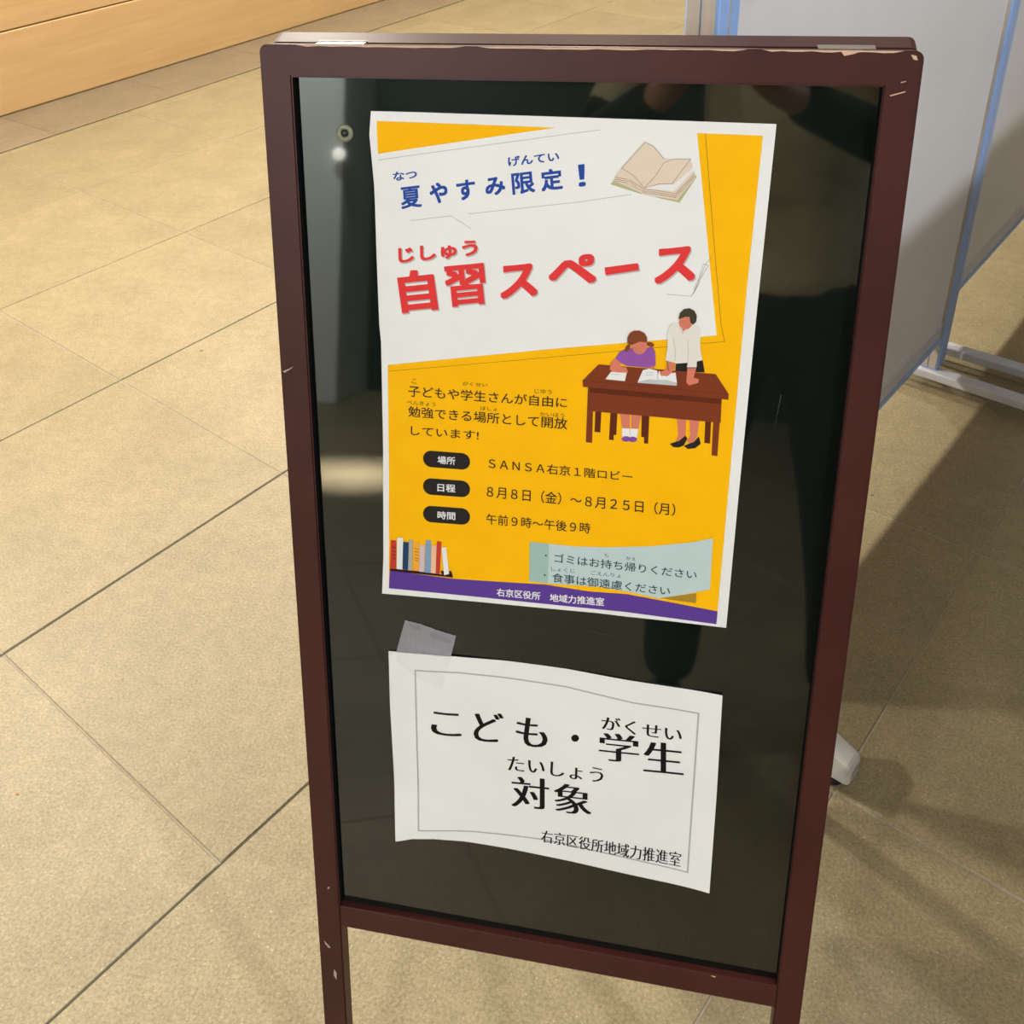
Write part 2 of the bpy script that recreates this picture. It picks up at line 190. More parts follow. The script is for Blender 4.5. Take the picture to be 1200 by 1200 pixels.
  ('L','book_row_print','bdark',7,[(91.29,703.02),(93.69,702.07)],0.8),
  ('L','book_row_print','bdark',7,[(91.19,699.58),(93.59,698.63)],0.8),
  ('L','book_row_print','bdark',7,[(91.08,695.98),(93.49,695.03)],0.8),
  ('L','border_line','greyborder',1,[(108.86,581.85),(149.43,585.83),(190.58,586.47),(247.02,585.23),(305.0,578.24),(362.01,576.39),(362.55,489.67),(363.08,402.71),(296.0,407.76),(228.67,411.47),(162.5,408.72),(109.3,403.07),(108.9,493.5),(108.86,581.85)],1.4),
  ('T','notice_lettering','ink2',2,'こ',[(123.03,540.15),(151.85,541.55),(151.65,516.12),(122.58,514.53)],0.45,'M'),
  ('T','notice_lettering','ink2',2,'ど',[(163.07,546.09),(190.79,547.41),(190.95,515.27),(162.93,513.73)],0.45,'M'),
  ('T','notice_lettering','ink2',2,'も',[(201.79,545.99),(230.95,547.4),(231.53,516.09),(202.08,514.46)],0.45,'M'),
  ('T','notice_lettering','ink2',2,'学',[(276.98,542.53),(312.53,544.3),(313.91,514.39),(278.01,512.34)],0.45,'M'),
  ('T','notice_lettering','ink2',2,'生',[(316.41,539.7),(351.38,541.48),(353.28,509.19),(317.95,507.12)],0.45,'M'),
  ('T','notice_lettering','ink2',2,'対',[(198.18,479.65),(233.56,481.89),(234.23,446.79),(198.44,444.24)],0.45,'M'),
  ('T','notice_lettering','ink2',2,'象',[(237.77,478.86),(272.55,481.09),(273.6,448.31),(238.45,445.79)],0.45,'M'),
  ('P','notice_lettering','ink2',2,[(259.64,532.44),(259.5,531.21),(259.04,530.05),(258.29,529.05),(257.33,528.33),(256.26,527.96),(255.18,527.96),(254.19,528.34),(253.39,529.07),(252.87,530.07),(252.66,531.24),(252.8,532.47),(253.27,533.63),(254.02,534.62),(254.98,535.34),(256.05,535.72),(257.13,535.71),(258.11,535.33),(258.91,534.6),(259.43,533.61)]),
  ('T','notice_lettering','ink2',2,'がくせい',[(278.74,560.39),(349.33,558.67),(349.45,543.53),(279.24,546.12)],0.3,'M'),
  ('T','notice_lettering','ink2',2,'たいしょう',[(194.66,501.26),(282.87,503.85),(282.65,487.23),(194.77,485.13)],0.3,'M'),
  ('T','notice_lettering','ink2',2,'右京区役所地域力推進室',[(227.35,422.47),(356.47,423.5),(356.64,406.91),(227.02,408.3)],0.2,'M'),
]

# ------------------------------------------------------------ materials
def newmat(name):
    m = bpy.data.materials.new(name); m.use_nodes = True
    return m, m.node_tree, m.node_tree.nodes['Principled BSDF']
def plain(name, col, rough=.5, metal=0, ior=1.5, spec=None):
    m, nt, b = newmat(name); b.inputs['Base Color'].default_value = (*col, 1); b.inputs['Roughness'].default_value = rough
    b.inputs['Metallic'].default_value = metal; b.inputs['IOR'].default_value = ior
    if spec is not None: b.inputs['Specular IOR Level'].default_value = spec
    return m
def noisy(name, c1, c2, scale, rough=.5, bump=0, bscale=None, detail=6, stretch=(1, 1, 1), p=(.35, .65), metal=0):
    m, nt, b = newmat(name); N = nt.nodes; L = nt.links
    tc = N.new('ShaderNodeTexCoord'); mp = N.new('ShaderNodeMapping'); mp.inputs['Scale'].default_value = stretch
    L.new(tc.outputs['Object'], mp.inputs[0])
    no = N.new('ShaderNodeTexNoise'); no.inputs['Scale'].default_value = scale; no.inputs['Detail'].default_value = detail
    L.new(mp.outputs[0], no.inputs['Vector'])
    r = N.new('ShaderNodeValToRGB'); r.color_ramp.elements[0].position = p[0]; r.color_ramp.elements[1].position = p[1]
    r.color_ramp.elements[0].color = (*c1, 1); r.color_ramp.elements[1].color = (*c2, 1)
    L.new(no.outputs[0], r.inputs[0]); L.new(r.outputs[0], b.inputs['Base Color'])
    b.inputs['Roughness'].default_value = rough; b.inputs['Metallic'].default_value = metal
    if bump:
        n2 = N.new('ShaderNodeTexNoise'); n2.inputs['Scale'].default_value = bscale or scale; n2.inputs['Detail'].default_value = 4
        L.new(mp.outputs[0], n2.inputs['Vector'])
        bu = N.new('ShaderNodeBump'); bu.inputs['Strength'].default_value = 1; bu.inputs['Distance'].default_value = bump
        L.new(n2.outputs[0], bu.inputs['Height']); L.new(bu.outputs[0], b.inputs['Normal'])
    return m
def stone(name, base, var=.06):
    m, nt, b = newmat(name); N = nt.nodes; L = nt.links
    geo = N.new('ShaderNodeNewGeometry')
    inf = N.new('ShaderNodeObjectInfo')
    def noise(sc_, det, vec=None, rough=.5):
        n = N.new('ShaderNodeTexNoise'); n.inputs['Scale'].default_value = sc_; n.inputs['Detail'].default_value = det; n.inputs['Roughness'].default_value = rough
        L.new(vec or geo.outputs['Position'], n.inputs['Vector']); return n
    def ramp(src, p0, p1, c0, c1):
        r = N.new('ShaderNodeValToRGB'); e = r.color_ramp.elements; e[0].position = p0; e[1].position = p1; e[0].color = (*c0, 1); e[1].color = (*c1, 1)
        L.new(src, r.inputs[0]); return r.outputs[0]
    def mix(kind, fac, a, c):
        x = N.new('ShaderNodeMix'); x.data_type = 'RGBA'; x.blend_type = kind
        if isinstance(fac, (int, float)): x.inputs[0].default_value = fac
        else: L.new(fac, x.inputs[0])
        for v, i in ((a, 6), (c, 7)):
            if isinstance(v, tuple): x.inputs[i].default_value = (*v, 1)
            else: L.new(v, x.inputs[i])
        return x.outputs[2]
    d = tuple(c*.74 for c in base); l = tuple(min(1, c*1.22) for c in base)
    fine = ramp(noise(230, 5, rough=.7).outputs[0], .36, .64, d, l)
    big = ramp(noise(7, 4).outputs[0], .3, .7, (.90, .90, .89), (1.06, 1.06, 1.06))
    c = mix('MULTIPLY', 1, fine, big)
    mid = ramp(noise(42, 3).outputs[0], .35, .65, (.93, .93, .92), (1.06, 1.05, 1.05))
    c = mix('MULTIPLY', 1, c, mid)
    fl = ramp(noise(300, 1).outputs[0], .70, .76, (0, 0, 0), (1, 1, 1))
    c = mix('MIX', fl, c, tuple(min(1, v*1.9) for v in base))
    rv = N.new('ShaderNodeMapRange'); rv.inputs[3].default_value = 1-var; rv.inputs[4].default_value = 1+var; L.new(inf.outputs['Random'], rv.inputs[0])
    cm = N.new('ShaderNodeCombineColor'); [L.new(rv.outputs[0], cm.inputs[i]) for i in range(3)]
    c = mix('MULTIPLY', 1, c, cm.outputs[0])
    L.new(c, b.inputs['Base Color']); b.inputs['Roughness'].default_value = .5
    bu = N.new('ShaderNodeBump'); bu.inputs['Distance'].default_value = .0009; bu.inputs['Strength'].default_value = .8
    L.new(noise(170, 4).outputs[0], bu.inputs['Height']); L.new(bu.outputs[0], b.inputs['Normal'])
    return m
M = {}
M['stone'] = stone('beige_stone', (.29, .24, .137))
M['border_stone'] = stone('border_stone', (.25, .20, .13), .03)
M['grout'] = noisy('grout', (.31, .275, .215), (.38, .335, .27), 60, .9)
M['dark_joint'] = plain('dark_joint_shade', (.07, .065, .045), .8)
M['frame'] = noisy('dark_red_lacquer', (.046, .0105, .0085), (.060, .0145, .012), 9, .45, .00006, 300); M['frame'].node_tree.nodes['Principled BSDF'].inputs['Specular IOR Level'].default_value = .28
M['frame_edge'] = noisy('worn_lacquer_edge', (.16, .065, .04), (.30, .17, .10), 60, .35, .0002, 200)
M['rawwood'] = plain('bare_wood_chip', (.62, .42, .28), .6)
M['pinkchip'] = plain('pale_scuff', (.42, .33, .33), .6)
M['panel'] = noisy('glossy_black_acrylic', (.004, .006, .005), (.006, .009, .007), 3, .035)
M['panel'].node_tree.nodes['Principled BSDF'].inputs['IOR'].default_value = 1.68
M['scratch'] = plain('fine_scratch', (.035, .06, .05), .4)
M['lit_edge'] = noisy('painted_edge_highlight', (.50, .36, .18), (.75, .62, .40), 90, .4)
M['frame_gloss'] = M['frame'].copy(); M['frame_gloss'].node_tree.nodes['Principled BSDF'].inputs['Specular IOR Level'].default_value = .75; M['frame_gloss'].node_tree.nodes['Principled BSDF'].inputs['Roughness'].default_value = .36
M['steel'] = plain('hinge_steel', (.62, .6, .6), .3, 1)
M['ring'] = noisy('dull_ring', (.16, .17, .11), (.24, .24, .16), 300, .35)
M['rebate_shade'] = plain('painted_recess_shade', (.006, .006, .006), .9, spec=.05)
M['alu'] = noisy('blue_filmed_aluminium', (.27, .45, .84), (.33, .50, .90), 30, .35, stretch=(8, 8, .5))
M['alu_grey'] = noisy('grey_beige_aluminium', (.46, .40, .36), (.52, .45, .40), 20, .4, stretch=(8, 8, .5))
M['alu_pale'] = noisy('pale_aluminium', (.52, .54, .62), (.58, .60, .66), 20, .38)
M['white_board'] = noisy('white_board_face', (.72, .72, .74), (.76, .76, .78), 4, .38, .0002, 6)
M['plastic'] = noisy('white_plastic', (.62, .63, .64), (.70, .70, .70), 40, .4)
M['black_rubber'] = plain('black_rubber', (.012, .012, .012), .6)
M['wall_back'] = plain('brown_backing', (.30, .19, .09), .8)
M['wall'] = noisy('plaster', (.42, .41, .38), (.46, .45, .42), 5, .8)
M['ceiling'] = plain('white_ceiling', (.6, .6, .58), .8)
M['pillar'] = noisy('pale_green_grey_column', (.76, .82, .78), (.80, .86, .82), 3, .6)
def woodmat():
    m, nt, b = newmat('pale_maple_board'); N = nt.nodes; L = nt.links
    tc = N.new('ShaderNodeTexCoord'); mp = N.new('ShaderNodeMapping'); mp.inputs['Scale'].default_value = (1.2, 14, 14)
    L.new(tc.outputs['Object'], mp.inputs[0])
    n = N.new('ShaderNodeTexNoise'); n.inputs['Scale'].default_value = 2.2; n.inputs['Detail'].default_value = 7; n.inputs['Distortion'].default_value = .6
    L.new(mp.outputs[0], n.inputs['Vector'])
    r = N.new('ShaderNodeValToRGB'); e = r.color_ramp.elements; e[0].position = .3; e[1].position = .7
    e[0].color = (.66, .43, .20, 1); e[1].color = (.74, .50, .25, 1)
    L.new(n.outputs[0], r.inputs[0])
    vo = N.new('ShaderNodeTexVoronoi'); vo.inputs['Scale'].default_value = 2.3; L.new(tc.outputs['Object'], vo.inputs['Vector'])
    r2 = N.new('ShaderNodeValToRGB'); e = r2.color_ramp.elements; e[0].position = .02; e[1].position = .06; e[0].color = (.6, .5, .42, 1); e[1].color = (1, 1, 1, 1)
    L.new(vo.outputs['Distance'], r2.inputs[0])
    x = N.new('ShaderNodeMix'); x.data_type = 'RGBA'; x.blend_type = 'MULTIPLY'; x.inputs[0].default_value = 1
    L.new(r.outputs[0], x.inputs[6]); L.new(r2.outputs[0], x.inputs[7]); L.new(x.outputs[2], b.inputs['Base Color'])
    b.inputs['Roughness'].default_value = .45
    return m
M['wood'] = woodmat()
def tapemat():
    m, nt, b = newmat('grey_mesh_tape'); N = nt.nodes; L = nt.links
    tc = N.new('ShaderNodeTexCoord'); wv = N.new('ShaderNodeTexWave'); wv.inputs['Scale'].default_value = 220; wv.inputs['Distortion'].default_value = .4
    L.new(tc.outputs['Object'], wv.inputs['Vector'])
    r = N.new('ShaderNodeValToRGB'); r.color_ramp.elements[0].color = (.26, .26, .29, 1); r.color_ramp.elements[1].color = (.36, .36, .39, 1)
    L.new(wv.outputs[0], r.inputs[0]); L.new(r.outputs[0], b.inputs['Base Color']); b.inputs['Roughness'].default_value = .35
    bu = N.new('ShaderNodeBump'); bu.inputs['Distance'].default_value = .0002; L.new(wv.outputs[0], bu.inputs['Height']); L.new(bu.outputs[0], b.inputs['Normal'])
    b.inputs['Alpha'].default_value = .88
    return m
M['tape'] = tapemat()
def clearmat():
    m = plain('clear_tape_film', (.80, .79, .78), .25); m.node_tree.nodes['Principled BSDF'].inputs['Alpha'].default_value = .035; return m
M['tape_clear'] = clearmat()
INK = {'yellow': (.93, .52, .004), 'paper': (.80, .80, .78), 'greyline': (.30, .27, .26), 'darkline': (.17, .11, .01), 'brownline': (.28, .15, .09),
 'blue': (.02, .07, .34), 'red': (.74, .045, .045), 'shadow': (.46, .45, .44), 'cream': (.74, .62, .50), 'cream2': (.66, .56, .42), 'cream3': (.70, .57, .44), 'olive': (.47, .46, .25),
 'desk': (.20, .040, .014), 'deskshade': (.115, .022, .008), 'skin': (.66, .20, .13), 'skin2': (.6, .18, .1), 'white': (.80, .80, .80), 'purple': (.28, .09, .36), 'purple2': (.22, .07, .33),
 'purple3': (.105, .045, .29), 'black2': (.022, .018, .016), 'hair': (.21, .055, .022), 'hair2': (.055, .045, .030), 'shirt': (.76, .72, .66), 'shirtline': (.46, .42, .38), 'grey2': (.5, .53, .54),
 'ink': (.025, .018, .008), 'notedark': (.34, .50, .46), 'note': (.50, .62, .62), 'ochre': (.38, .24, .03), 'navy': (.03, .05, .07), 'shelf': (.03, .006, .008), 'bred': (.55, .05, .035),
 'bnavy': (.02, .055, .12), 'bgrey': (.42, .42, .38), 'borange': (.90, .40, .04), 'bpink': (.62, .50, .52), 'bblue': (.22, .34, .52), 'bpeach': (.84, .52, .33), 'bdark': (.12, .01, .01),
 'greyborder': (.42, .42, .42), 'ink2': (.008, .008, .008)}
for k, c in INK.items():
    if k == 'paper': M['paper'] = noisy('white_copy_paper', (.80, .80, .79), (.83, .83, .82), 14, .55)
    elif k == 'yellow':
        M['ink_yellow'] = noisy('ink_yellow', (.95, .475, .001), (.97, .50, .002), 40, .6); M['ink_yellow'].node_tree.nodes['Principled BSDF'].inputs['Specular IOR Level'].default_value = .12
    else: M['ink_'+k] = plain('ink_'+k, c, .6, spec=.12)
M['ink_paper'] = M['paper']
M['shirt'] = noisy('olive_shirt', (.62, .57, .36), (.70, .65, .43), 12, .9, .002, 30)
M['trousers'] = noisy('black_trousers', (.010, .012, .012), (.018, .020, .020), 30, .9)
M['skin'] = plain('skin', (.55, .30, .20), .5)
M['hair'] = plain('black_hair', (.012, .010, .010), .5)
M['black'] = plain('black_plastic', (.012, .012, .014), .35)
# ------------------------------------------------------------ mesh helpers
def new(name, bm, mat, parent=None, smooth=False):
    me = bpy.data.meshes.new(name); bmesh.ops.recalc_face_normals(bm, faces=bm.faces[:])
    bm.to_mesh(me); bm.free()
    for m in (mat if isinstance(mat, (list, tuple)) else [mat]): me.materials.append(m)
    if smooth:
        for p in me.polygons: p.use_smooth = True
    o = bpy.data.objects.new(name, me); COL.objects.link(o)
    if parent: o.parent = parent
    return o
def empty(name, loc=(0, 0, 0), rz=0):
    o = bpy.data.objects.new(name, None); COL.objects.link(o); o.location = loc; o.rotation_euler = (0, 0, rz); o.empty_display_size = .1; return o
def tag(o, label=None, cat=None, group=None, kind=None):
    for k, v in (('label', label), ('category', cat), ('group', group), ('kind', kind)):
        if v: o[k] = v
    return o
def box(bm, x0, y0, z0, x1, y1, z1, bev=0, seg=2, xf=None):
    vs = bmesh.ops.create_cube(bm, size=1)['verts']
    for v in vs: v.co = Vector((x0+(v.co.x+.5)*(x1-x0), y0+(v.co.y+.5)*(y1-y0), z0+(v.co.z+.5)*(z1-z0)))
    if bev:
        es = list({e for v in vs for e in v.link_edges})
        r = bmesh.ops.bevel(bm, geom=es, offset=bev, segments=seg, affect='EDGES', profile=.5); vs = list({v for f in r['faces'] for v in f.verts} | {v for v in vs if v.is_valid})
    if xf: 
        for v in vs: v.co = xf @ v.co
    return vs
def bx(*a, **k):
    bm = bmesh.new(); box(bm, *a, **k); return bm
def cyl(bm, p, q, r, n=20, r2=None):
    p, q = Vector(p), Vector(q); d = q-p
    vs = bmesh.ops.create_cone(bm, cap_ends=True, segments=n, radius1=r, radius2=r if r2 is None else r2, depth=d.length)['verts']
    m = Matrix.Translation((p+q)/2) @ d.to_track_quat('Z', 'Y').to_matrix().to_4x4()
    for v in vs: v.co = m @ v.co
    return vs

# ------------------------------------------------------------ floor: a stone tile each, 600 mm, recessed joints
floor = empty('floor'); tag(floor, 'beige speckled stone floor laid in large square tiles', kind='structure')
floor.rotation_euler = (0, 0, PHI)
bed = new('grout_bed', bx(-5.2, -4.6, -.06, 7.2, 3.9, -.0016), M['grout'], floor)
TXS, TYS, OX, OY = .607, .5955, .100, -.268
def tile_mesh(w, d):
    bm = bmesh.new(); box(bm, 0, 0, -.02, w, d, 0, .0012, 1); me = bpy.data.meshes.new('floor_tile'); bm.to_mesh(me); bm.free(); me.materials.append(M['stone']); return me
new('joint_shade', bx(-5, OY+2*TYS-.0022, -.0016, 7, OY+2*TYS+.0016, -.0011), M['dark_joint'], floor)  # dark strips stand in for the shadow inside the lit joints
new('joint_shade', bx(-5, OY+TYS-.0011, -.0016, 7, OY+TYS+.0011, -.0010), M['dark_joint'], floor)
new('joint_shade', bx(-5, OY+3*TYS-.0010, -.0016, 7, OY+3*TYS+.0010, -.0012), M['dark_joint'], floor)
GX, GY = .0028, .0026
tm = tile_mesh(TXS-GX, TYS-GY)
tm2 = tile_mesh(TXS-GX, TYS-.0045)      # the row beside the sign stands off by a wider joint
for i in range(-8, 11):
    for j in range(-7, 7):
        if (i, j) == (0, 0): continue                        # the tile before it in this row is a double one
        o = bpy.data.objects.new('floor_tile', tile_mesh(2*TXS-GX, TYS-GY) if (i, j) == (-1, 0) else tm2 if j == 1 else tm); COL.objects.link(o); o.parent = floor
        o.location = (OX+i*TXS+GX/2, OY+j*TYS+GY/2, random.uniform(-.0004, .0003))
def speck(x, y, r, mat, parent=None, name='stain', h=.0003):
    bm = bmesh.new(); n = 9; pts = [(x+r*(1+.35*math.sin(2.3*k+x*9))*math.cos(k*2*math.pi/n), y+.7*r*(1+.3*math.cos(1.7*k))*math.sin(k*2*math.pi/n)) for k in range(n)]
    A = [bm.verts.new((a, b, .0003)) for a, b in pts]; B = [bm.verts.new((x+(a-x)*.6, y+(b-y)*.6, .0003+h)) for a, b in pts]; bm.faces.new(B)
    for k in range(n): bm.faces.new((A[k], A[(k+1) % n], B[(k+1) % n], B[k]))
    return new(name, bm, mat, parent)
stain_m = plain('grease_spot', (.14, .11, .06), .6)
for q, r in (((-.8623, 1.4997), .0042), ((.695, 1.1678), .0030)):        # two small dark marks on the tiles
    v = Vector((q[0]*math.cos(PHI)+q[1]*math.sin(PHI), -q[0]*math.sin(PHI)+q[1]*math.cos(PHI))); speck(v.x, v.y, r, stain_m, floor)
crumb = speck(-.5814, .2915, .0022, plain('orange_crumb', (.75, .22, .05), .6), None, 'crumb', .001)
tag(crumb, 'tiny orange crumb lying on the lit floor tiles left of the sign', 'crumb')
# border strip and the wooden wall run at a slight angle to the tiles
WA = math.radians(64.2); WO = Vector((-2.564, 3.165, 0))
border = empty('trim_1', WO, WA); tag(border, 'narrow stone border strip along the foot of the wooden wall', kind='structure')
for k in range(-6, 9):
    o = new('border_stone', bx(k*.607+.0008, -.42, .0005, (k+1)*.607-.0008, .002, .0045, bev=.001, seg=1), M['border_stone'], border)
wall = empty('wall_left', WO, WA); tag(wall, 'wall clad with wide horizontal pale maple boards', kind='structure')
new('backing', bx(-3.8, .012, 0, 5.7, .10, 3.0), M['wall_back'], wall)
for r in range(9):
    z0 = .006 if r == 0 else .002+r*.334
    zs = z0; z1 = min((r+1)*.334-.002, 3.0)
    offs = [-3.8, -1.4+.5*(r % 2), 1.55-.4*(r % 3), 4.0, 5.7] if r else [-3.8, -1.7, 2.9, 5.7]
    for a, b in zip(offs, offs[1:]):
        new('wall_board', bx(a+.001, -.010, zs, b-.001, .012, z1, bev=.007 if r == 0 else .004, seg=3), M['wood'], wall)

# ------------------------------------------------------------ rest of the lobby
def struct(name, bm, mat, label): return tag(new(name, bm, mat), label, kind='structure')
struct('ceiling', bx(-6.5, -7, 3.0, 8, 9, 3.1), M['ceiling'], 'plain off-white lobby ceiling')
struct('wall_front', bx(-6.5, 8.0, 0, 8, 8.1, 3.0), M['wall'], 'plain far wall of the lobby')
struct('wall_right', bx(6.2, -6.0, 0, 6.3, 8.0, 3.0), M['wall'], 'plain side wall of the lobby')
struct('wall_back', bx(-6.5, -6.1, 0, 6.3, -6.0, 3.0), M['wall'], 'plain wall behind the photographer')

# ------------------------------------------------------------ the A-board sign
TH = math.radians(12.23); H, W = 1.13, .4753
sign = empty('folding_sign_board', (0, 0, 0))
tag(sign, 'dark reddish-brown wooden A-board sign with glossy black panel standing on the floor', 'sign')
MF = Matrix(((1, 0, 0), (0, -math.cos(TH), math.sin(TH)), (0, math.sin(TH), math.cos(TH)))).to_4x4()
# columns: u -> X, n (out of the face) -> -Y cos, v -> up the board
def F_(u, n, v): return MF @ Vector((u, n, v))
T = .019; iL, iR, iT, iB, rB = .0252, .4514, 1.1059, .2922, .2654
def fbox(name, a, b, mat, parent, bev=.0018, seg=3):
    bm = bmesh.new(); box(bm, *a, *b, bev=bev, seg=seg)
    o = new(name, bm, mat, parent); return o
def frame_ring(name, xf):
    "stiles, legs and top rail as the one painted frame, outer corners rounded"
    bm = bmesh.new(); r = .006; pts = [(0, 0)]
    pts += [(r-r*math.cos(math.radians(a)), H-r+r*math.sin(math.radians(a))) for a in range(0, 91, 15)]
    pts += [(W-r+r*math.sin(math.radians(a)), H-r+r*math.cos(math.radians(a))) for a in range(0, 91, 15)]
    pts += [(W, 0), (iR, 0), (iR, iB), (iR, iT), (iL, iT), (iL, iB), (iL, 0)]
    A = [bm.verts.new((x, 0, y)) for x, y in pts]; B = [bm.verts.new((x, -T, y)) for x, y in pts]; n = len(pts)
    bm.faces.new(A); bm.faces.new(B[::-1])
    for i in range(n):
        f = bm.faces.new((A[i], B[i], B[(i+1) % n], A[(i+1) % n]))
        if n-5 <= i <= n-3: f.material_index = 1           # shade of the recess painted black on its inner faces
    bmesh.ops.recalc_face_normals(bm, faces=bm.faces[:])
    es = [e for e in bm.edges if (all(abs(v.co.y) < 1e-6 for v in e.verts) or all(abs(v.co.y+T) < 1e-6 for v in e.verts))]
    bmesh.ops.bevel(bm, geom=es, offset=.0014, segments=2, affect='EDGES')
    bm.normal_update()
    for f in bm.faces:                                       # warm light along the outer left arris, painted on in gold
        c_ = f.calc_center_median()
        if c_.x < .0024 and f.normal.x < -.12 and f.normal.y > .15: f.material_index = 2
    bmesh.ops.triangulate(bm, faces=[f for f in bm.faces if len(f.verts) > 4])
    for v in bm.verts:
        v.co = xf @ v.co; v.co.z = max(v.co.z, .0002)       # feet cut flat on the floor
    return new(name, bm, [M['frame'], M['rebate_shade'], M['lit_edge']], sign)
def frame_set(xf, back=False):
    nm = 'rear_' if back else 'front_'
    fr = frame_ring(nm+'frame', xf)
    if back: fr.data.materials[0] = M['frame_gloss']
    new(nm+'bottom_rail', bx(iL-.0005, -T+.001, rB, iR+.0005, -.0006, iB, bev=.0012, seg=2, xf=xf), M['frame'], sign)
    return new(nm+'panel', bx(iL-.001, -.0145, iB-.001, iR+.001, -.0080, iT+.001, xf=xf), M['panel'], sign)
frame_set(MF)
YB = H*math.sin(TH)*2 + 2*T*math.cos(TH) + .0015        # the rear leaf mirrors the front about the hinge line
MB_ = Matrix.Translation((0, YB, 0)) @ Matrix.Diagonal((1, -1, 1, 1)) @ MF
frame_set(MB_, True)
YM = YB/2; ZT = H*math.cos(TH)+T*math.sin(TH)
# hinges: a leaf on each top edge and a knuckle between
def hinge(u0, u1):
    bm = bmesh.new()
    zz = (H*math.cos(TH))
    p = F_(0, -T*.5, H); q = F_(0, -T, H)
    box(bm, u0, -T-.0005, H-.0003, u1, -T*.70, H+.0007, xf=MF)
    k = len(bm.verts)
    box(bm, u0, -T-.0005, H-.0003, u1, -T*.82, H+.0007, xf=MB_)
    c = F_(0, -T, H); cyl(bm, (u0, YM, c.z+.0006), (u1, YM, c.z+.0006), .0017, 12)
    h = new('hinge', bm, M['steel'], sign); h['label'] = 'steel hinge on the top edge'; return h
hinge(.041, .079); hinge(.408, .446)
# pale worn line along the top front edge and small chips
def chip(pts, mat='rawwood', n=.0004, name='paint_chip'):
    bm = bmesh.new(); f = bm.faces.new([bm.verts.new(F_(u, n, v)) for u, v in pts])
    r = bmesh.ops.extrude_face_region(bm, geom=[f]); 
    for v in [g for g in r['geom'] if isinstance(g, bmesh.types.BMVert)]: v.co += MF.to_3x3() @ Vector((0, -.0006, 0))
    return new(name, bm, M[mat], sign)
def wear(u0, u1, k):
    pts = [(u0, H-.0002)] + [(u0+(u1-u0)*i/k, H-.0008-random.random()*.0009) for i in range(1, k)] + [(u1, H-.0002)]
    chip(pts, 'rawwood', .0003, 'worn_edge')
wear(.03, .16, 14); wear(.17, .36, 22); wear(.37, .462, 14)
chip([(.421, 1.1299), (.424, 1.1262), (.430, 1.1275), (.436, 1.1299)])
chip([(.4665, 1.1275), (.4700, 1.1268), (.4712, 1.1238), (.4684, 1.1244)])
chip([(.4566, 1.1000), (.4660, 1.1030), (.4658, 1.1036), (.4562, 1.1008)])
chip([(.4622, 1.1088), (.4655, 1.1098), (.4654, 1.1104), (.4622, 1.1096)], 'pinkchip')
chip([(.0022, .8660), (.0088, .8692), (.0122, .8712), (.0098, .8690), (.0040, .8650)], 'pinkchip')
def px_chip(list_, mat): chip(list_, mat)
chip([(.0060, .2425), (.0105, .2375), (.0125, .2350), (.0105, .2340), (.0070, .2385)], 'pinkchip')
chip([(.0150, .2060), (.0175, .2010), (.0168, .1925), (.0140, .1975)], 'pinkchip')
chip([(.0135, .3145), (.0155, .3160), (.0150, .3130), (.0130, .3120)], 'pinkchip')
chip([(.3915, .2945-.0035), (.3960, .2915-.0005), (.3950, .2900)], 'rawwood')
# scratches on the acrylic
def scratch(u0, v0, u1, v1, w=.00035):
    d = Vector((u1-u0, v1-v0)).normalized()*w; bm = bmesh.new()
    bm.faces.new([bm.verts.new(F_(u, -.00785, v)) for u, v in ((u0-d.y, v0+d.x), (u0+d.y, v0-d.x), (u1, v1))])
    o = new('scratch', bm, M['scratch'], sign)
scratch(.266, .6445, .312, .6400, .00025); scratch(.405, .875, .402, .842, .0003)
# little ring washer top left
bm = bmesh.new()
c = Vector((.0629, -.0079+.0006, 1.0639))
N1 = 28
for k in range(N1):
    pass
rings = []
for R_, n_ in ((.0068, 0), (.0064, .0009), (.0050, .0013), (.0034, .0010), (.0030, .0002)):
    rings.append([bm.verts.new(F_(c.x+R_*math.cos(2*math.pi*i/N1), c.y-.0006+n_, c.z+R_*math.sin(2*math.pi*i/N1))) for i in range(N1)])
for A, B in zip(rings, rings[1:]):
    for i in range(N1): bm.faces.new((A[i], A[(i+1) % N1], B[(i+1) % N1], B[i]))
o = new('washer', bm, M['ring'], sign, True); o['label'] = 'small dull ring washer in the top left corner'
bm = bmesh.new(); bmesh.ops.create_uvsphere(bm, u_segments=16, v_segments=8, radius=.0028)
for v in bm.verts: v.co = F_(c.x+v.co.x, c.y-.0006+v.co.z*.45, c.z+v.co.y)
new('screw_head', bm, M['black'], sign, True)

